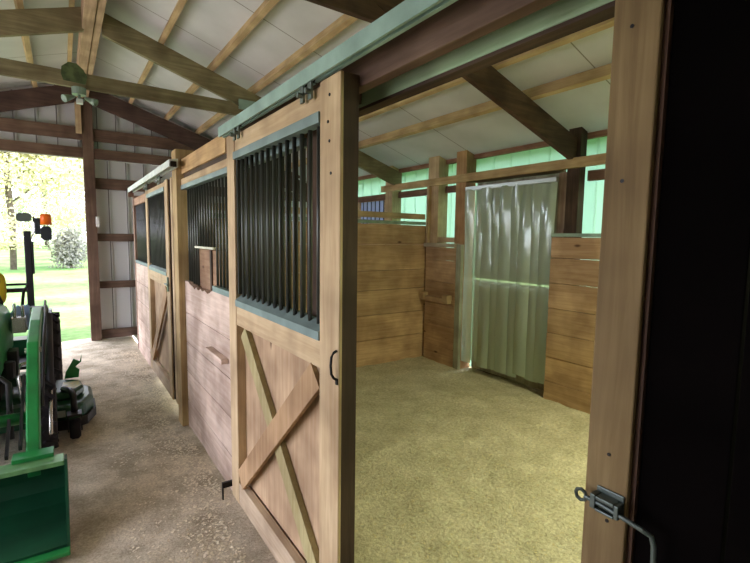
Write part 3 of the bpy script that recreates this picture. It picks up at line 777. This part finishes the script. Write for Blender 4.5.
# wheels
def wheel(xc, yc, r, w, hubr, name):
    prof = [(-w / 2, hubr), (-w / 2, r * .82), (-w / 2 + .02, r * .94), (-w / 4, r), (w / 4, r), (w / 2 - .02, r * .94), (w / 2, r * .82), (w / 2, hubr)]
    ty = obj(name, MB().lathe((xc, yc, r - .01), (1, 0, 0), prof, 40), RUB, tr)
    m = MB(); n = 18
    for i in range(n):
        a = 6.2832 * i / n
        for sgn in (-1, 1):
            a2 = a + (.5 * 6.2832 / n if sgn > 0 else 0)
            pa = V((xc + sgn * .005, yc + (r + .002) * math.cos(a2), r - .01 + (r + .002) * math.sin(a2)))
            a3 = a2 + .22
            pb = V((xc + sgn * w * .47, yc + (r - .01) * math.cos(a3), r - .01 + (r - .01) * math.sin(a3)))
            m.beam(pa, pb, (0, math.cos(a2), math.sin(a2)), .026, .022)
    obj('tread', m, RUB, ty)
    obj('rim', MB().lathe((xc, yc, r - .01), (1, 0, 0), [(-w * .35, .03), (-w * .3, hubr * .9), (-w * .42, hubr), (w * .42, hubr), (w * .3, hubr * .9), (w * .35, .03)], 28), YEL, ty)
    return ty
wheel(-.165, 3.86, .255, .15, .12, 'front_wheel'); wheel(-1.075, 3.86, .255, .15, .12, 'front_wheel')
wheel(-.16, 5.35, .37, .20, .19, 'rear_wheel'); wheel(-1.08, 5.35, .37, .20, .19, 'rear_wheel')
for xs in (-.26, -.98):
    sgn = 1 if xs > TC else -1
    pts = [(5.35 + .42 * math.cos(math.radians(a)), .36 + .42 * math.sin(math.radians(a))) for a in range(20, 171, 10)]
    ptsi = [(5.35 + .40 * math.cos(math.radians(a)), .36 + .40 * math.sin(math.radians(a))) for a in range(170, 19, -10)]
    obj('fender', MB().poly(pts + ptsi, 0, xs - .02 * sgn, xs + .14 * sgn), DGRN, tr)
# roll bar, folded low, with lamps
for xs in (-.29, -.95):
    rb = obj('roll_bar_post', MB().box(xs - .028, xs + .028, 5.60, 5.68, .45, 1.52), BLK, tr, bevel=.006)
    obj('pin_plate', MB().box(xs + .03, xs + .045, 5.58, 5.66, 1.10, 1.42), BLK, rb)
obj('roll_bar_crossbar', MB().box(-.95, -.29, 5.61, 5.67, .92, .96), BLK, tr, bevel=.004)
obj('tool_bar', MB().cyl((-.98, 5.60, 1.0), (-.29, 5.60, 1.0), .012, 10), BLK, tr)
lm = obj('work_lamp', loft([(5.56, -.305, .06, 1.61, 1.695), (5.66, -.305, .05, 1.62, 1.685)]), plain('grey_green_lamp', (.09, .11, .09), .5), tr)
lm['label'] = 'grey-green work lamp'
obj('lamp_stalk', MB().tube([(-.275, 5.64, 1.40), (-.232, 5.62, 1.52), (-.232, 5.62, 1.66), (-.29, 5.62, 1.66)], .009), CHR, tr)
obj('rear_lamp', loft([(5.55, -.135, .045, 1.43, 1.57), (5.66, -.135, .045, 1.43, 1.57)]).box(-.225, -.18, 5.58, 5.66, 1.49, 1.65), plain('dark_lamp_body', (.015, .02, .025), .5), tr, bevel=.004)
bc = obj('beacon', MB().lathe((-.135, 5.60, 1.585), (0, 0, 1), [(0, .050), (.09, .046), (.105, .036), (.11, .01)], 20), plain('orange_lens', (.85, .16, .01), .35), tr, smooth=True)
bc['label'] = 'orange warning lamp lens'
# mower deck
dk = obj('mower_deck', MB().poly([(-1.15, 4.190), (-1.05, 4.070), (-.20, 4.070), (-.02, 4.030), (.08, 4.090), (.15, 4.270), (.15, 4.520), (.06, 4.670), (-.2, 4.710), (-1.05, 4.670), (-1.15, 4.520)], 2, .06, .20), DGRN, tr, bevel=.03)
obj('deck_top', MB().poly([(-.9, 4.230), (-.15, 4.190), (.03, 4.210), (.09, 4.330), (.07, 4.510), (-.05, 4.590), (-.9, 4.570)], 2, .20, .27), DGRN, dk, bevel=.02)
obj('decal', MB().poly([(-.07, 4.240), (.03, 4.260), (.075, 4.340), (.06, 4.470), (-.05, 4.470)], 2, .2705, .2715), plain('yellow_white_decal', (.95, .90, .50), .5, 0, .4, .6, 40, c2=(.7, .75, .65)), dk)
obj('decal', MB().poly([(-.12, 4.025), (-.04, 4.015), (-.04, 4.017), (-.12, 4.027)], 2, .13, .18), plain('pale_decal', (.55, .65, .6), .5), dk)
obj('skirt', MB().poly([(-.25, 4.050), (-.01, 4.005), (.10, 4.070), (.165, 4.250), (.165, 4.470), (.155, 4.470), (.155, 4.255), (.09, 4.080), (-.01, 4.020), (-.25, 4.065)], 2, .03, .10), BLK, dk)
ca = obj('caster_arm', MB().tube([(-.05, 4.25, .28), (.0, 4.10, .30), (.015, 4.0, .28), (.015, 3.95, .18)], .022), BLK, dk, smooth=True)
obj('caster_wheel', MB().lathe((.015, 3.90, .066), (1, 0, 0), [(-.035, .02), (-.035, .055), (-.02, .070), (.02, .070), (.035, .055), (.035, .02)], 24), RUB, ca, smooth=True)
obj('caster_fork', MB().box(-.03, -.022, 3.87, 3.97, .06, .18).box(.052, .060, 3.87, 3.97, .06, .18).box(-.03, .06, 3.87, 3.97, .17, .185), BLK, ca)
obj('lift_bracket', MB().poly([(-.04, .265), (.06, .265), (.07, .33), (.04, .36), (.085, .40), (.09, .46), (.075, .40), (.03, .43), (.0, .37), (-.03, .32)], 1, 4.60, 4.625), GRN, dk)
# frame bits visible between arm and body
obj('engine_side', MB().box(TC + .145, TC + .22, 3.95, 4.6, .34, .44).cyl((TC + .25, 4.1, .46), (TC + .25, 4.1, .58), .05, 16).box(TC + .2, TC + .30, 4.25, 4.4, .42, .62), BLK, tr, bevel=.006)
obj('hydraulic_valve', MB().box(-.36, -.27, 4.45, 4.6, .72, .84).cyl((-.34, 4.5, .84), (-.34, 4.5, .95), .012, 8).cyl((-.29, 4.5, .84), (-.29, 4.5, .93), .012, 8), CHR, tr, bevel=.004)
obj('grab_rail', MB().tube([(-.245, 3.62, .30), (-.275, 3.60, .58), (-.26, 3.62, .66), (-.20, 3.64, .67)], .012), CHR, tr, smooth=True)
obj('control_lever', MB().tube([(-.33, 4.9, .75), (-.30, 4.92, 1.0), (-.27, 4.93, 1.06)], .012), BLK, tr, smooth=True)
obj('toolbox_tray', MB().box(-.36, -.14, 5.0, 5.22, .765, .83), BLK, tr, bevel=.01)
# pale blue jacket on the fender
def jf(u, v):
    a = u * 2 * math.pi; r = (.10 + .02 * math.sin(3 * a + 2)) * math.sin(math.pi * (.06 + .88 * v)) ** .6
    return (-.335 + r * .9 * math.cos(a) + .03 * v, 4.72 + r * .7 * math.sin(a), .69 + .21 * v + .01 * math.sin(5 * a))
tag(obj('blue_cloth', MB().grid(jf, 24, 14), plain('pale_blue_cloth', (.34, .50, .82), .8, 0, .2, .3, 14), smooth=True), 'crumpled pale blue cloth stuffed beside the tractor dashboard', 'cloth')

# ------------------------------------------------------------------ outdoors
m = MB(); m.grid(lambda u, v: (-60 + u * 120, EY + .1 + v * 90, -.02 + .5 * v * noise.noise(V((u * 6, v * 6, 0)))), 30, 30)
struct('ground_lawn', m, GRASS, loc=(0, 0, 0), smooth=True)
m = MB(); m.grid(lambda u, v: (-80 + u * (76.7), -40 + v * (EY + .1 + 40), -.03), 4, 4)
struct('ground_left', m, GRAVEL, loc=(0, 0, 0))
m = MB(); m.grid(lambda u, v: (4.05 + u * 60, -40 + v * (EY + .1 + 40), -.03), 4, 4)
struct('ground_right', m, GRASS, loc=(0, 0, 0))
def leafmat(name, c):
    m, t, b = nt(name)
    b.inputs['Base Color'].default_value = (*c, 1); b.inputs['Roughness'].default_value = .6
    tr = t.nodes.new('ShaderNodeBsdfTranslucent'); tr.inputs['Color'].default_value = (c[0] * 1.4, c[1] * 1.3, c[2], 1)
    mx = t.nodes.new('ShaderNodeMixShader'); mx.inputs[0].default_value = .4
    L(t, b.outputs[0], mx.inputs[1]); L(t, tr.outputs[0], mx.inputs[2]); L(t, mx.outputs[0], t.nodes['Material Output'].inputs['Surface'])
    return m
LEAF = [leafmat('autumn_leaf', (.46, .46, .28)), leafmat('green_leaf', (.34, .42, .26)), leafmat('dark_leaf', (.24, .25, .21))]
BARK = plain('bark', (.16, .13, .10), .9, 0, .1, .4, 8)
def tree(x, y, h, cr, cz, label, leaf, n, ls, tr_=.22):
    t = thing('tree', label, 'tree', (x, y, 0), 'trees beyond the lawn')
    m = MB(); m.tube([(x, y, -.1), (x + .05, y, h * .2), (x - .05, y, h * .45), (x, y, h * .75)], tr_, 10)
    for k in range(6):
        a = k * 1.1; m.tube([(x, y, h * (.3 + .06 * k)), (x + cr * .3 * math.cos(a), y + cr * .3 * math.sin(a), h * (.42 + .06 * k)), (x + cr * .65 * math.cos(a), y + cr * .65 * math.sin(a), h * (.5 + .07 * k))], tr_ * .3, 6)
    obj('trunk', m, BARK, t, smooth=True)
    m = MB()
    cl = [V((random.gauss(0, .45), random.gauss(0, .45), random.gauss(0, .40))) for _ in range(26)]
    for i in range(n):
        c0 = random.choice(cl); p = c0 + V((random.gauss(0, .17), random.gauss(0, .17), random.gauss(0, .15)))
        if p.length > 1.15: p *= 1.15 / p.length
        q = V((x + p.x * cr, y + p.y * cr, cz + p.z * (h - cz)))
        u = V((random.gauss(0, 1), random.gauss(0, 1), random.gauss(0, 1))).normalized(); w = u.orthogonal().normalized()
        s = ls * .55 * random.uniform(.6, 1.3)
        vs = [m.bm.verts.new(q + k) for k in (-u * s, w * s * .6, u * s, -w * s * .6)]
        m.bm.faces.new(vs)
    bm = m.bm
    me = bpy.data.meshes.new('crown'); bmesh.ops.translate(bm, verts=bm.verts, vec=-V((x, y, 0))); bm.to_mesh(me); bm.free(); me.materials.append(leaf)
    o = bpy.data.objects.new('crown', me); COL.objects.link(o); o.parent = t
tree(-1.75, 24, 9, 4.2, 5.2, 'large yellow-green tree with a slim trunk standing on the lawn', LEAF[0], 24000, .16, .12)
tree(3.4, 34, 10, 5, 5.6, 'pale leafy tree at the right behind the lawn', LEAF[0], 20000, .2)
tree(-13, 38, 11, 6, 5.5, 'broad green tree at the left behind the lawn', LEAF[1], 16000, .24)
tree(-1.5, 62, 16, 9, 7, 'distant green tree closing the view across the lawn', LEAF[1], 16000, .3)
tree(17, 60, 14, 8, 6, 'distant tree behind the far doorway post', LEAF[1], 10000, .3)
b = thing('shrub', 'dark grey-green shrub on the lawn right of the beacon', 'shrub', (.1, 24.5, 0))
m = MB()
for i in range(2500):
    p = V((random.gauss(0, .27), random.gauss(0, .3), random.gauss(0, .36)))
    q = V((.25 + p.x, 24.5 + p.y, .85 + p.z)); u = V((random.gauss(0, 1), random.gauss(0, 1), random.gauss(0, 1))).normalized(); w = u.orthogonal().normalized(); s = .09
    m.bm.faces.new([m.bm.verts.new(q + k) for k in (-u * s, w * s * .6, u * s, -w * s * .6)])
obj('foliage', m, LEAF[2], b)
obj('stem', MB().cyl((.25, 24.5, -.1), (.25, 24.5, .9), .05, 8), BARK, b)

# ------------------------------------------------------------------ unseen lamp added to brighten the stall, and camera
def lamp(name, loc, power, color, size, label):
    t = thing(name, label, 'light', loc)
    x, y, z = loc
    obj('added_lamp_shade', MB().lathe((x, y, z + .03), (0, 0, 1), [(0, .11), (.01, .11), (.05, .06), (.08, .03)], 20), plain('added_lamp_metal', (.5, .5, .48), .4, .6), t)
    obj('added_lamp_cord', MB().cyl((x, y, z + .10), (x, y, raf_top(x) + PH - .005), .006, 6), BLACKM, t)
    l = bpy.data.lights.new(name, 'AREA'); l.shape = 'DISK'; l.size = size; l.energy = power; l.color = color
    o = bpy.data.objects.new(name + '_bulb', l); o.location = (x, y, z + .02); COL.objects.link(o)
    return t
lamp('stall_fill_lamp', (3.05, .05, 2.22), 62, (1.0, .97, .62), .2, 'unseen fill lamp added over the near stall')

sun = bpy.data.lights.new('sun', 'SUN'); sun.energy = 4.2; sun.angle = math.radians(.6); sun.color = (1, .95, .85)
so = bpy.data.objects.new('sun', sun); COL.objects.link(so)
sd = V((-.16, .26, -.95)).normalized()
so.rotation_euler = sd.to_track_quat('-Z', 'Y').to_euler()

W = bpy.data.worlds.new('world'); S.world = W; W.use_nodes = True
wt = W.node_tree; bg = wt.nodes['Background']
sky = wt.nodes.new('ShaderNodeTexSky'); sky.sky_type = 'HOSEK_WILKIE'; sky.turbidity = 4; sky.ground_albedo = .4; sky.sun_direction = -sd
mixw = wt.nodes.new('ShaderNodeMixRGB'); mixw.inputs['Fac'].default_value = .55; mixw.inputs[2].default_value = (.86, .83, .98, 1)
wt.links.new(sky.outputs[0], mixw.inputs[1]); wt.links.new(mixw.outputs[0], bg.inputs['Color']); bg.inputs['Strength'].default_value = 10.0

def portal(loc, rot, sx, sy):
    l = bpy.data.lights.new('daylight_portal', 'AREA'); l.shape = 'RECTANGLE'; l.size = sx; l.size_y = sy
    l.cycles.is_portal = True
    o = bpy.data.objects.new('daylight_portal', l); o.location = loc; o.rotation_euler = rot; COL.objects.link(o)
portal((-1.165, EY + .12, 1.27), (math.radians(-90), 0, 0), 2.87, 2.5)
portal((LX - .06, (LD0 + LD1) / 2, 1.15), (math.radians(90), 0, math.radians(-90)), LD1 - LD0, 2.3)

cam = bpy.data.cameras.new('camera'); co = bpy.data.objects.new('camera', cam); COL.objects.link(co)
cam.sensor_width = 36; cam.lens = 453.3 / 750 * 36; cam.clip_start = .05
yw, pt, ro = math.radians(34.488), math.radians(5.479), math.radians(.813)
fw = V((math.sin(yw) * math.cos(pt), math.cos(yw) * math.cos(pt), -math.sin(pt)))
rt0 = V((math.cos(yw), -math.sin(yw), 0)); up0 = rt0.cross(fw)
rt = rt0 * math.cos(ro) + up0 * math.sin(ro); up = up0 * math.cos(ro) - rt0 * math.sin(ro)
M = Matrix((rt, up, -fw)).transposed().to_4x4(); M.translation = V((0, 0, 1.5)); co.matrix_world = M
S.camera = co

S.view_settings.view_transform = 'Standard'; S.view_settings.look = 'None'; S.view_settings.gamma = 1
S.view_settings.use_curve_mapping = False; S.view_settings.exposure = 0.6
S.cycles.use_denoising = True; S.cycles.max_bounces = 10; S.cycles.diffuse_bounces = 6; S.cycles.transparent_max_bounces = 16
S.cycles.sample_clamp_indirect = 6; S.cycles.caustics_reflective = False; S.cycles.caustics_refractive = False
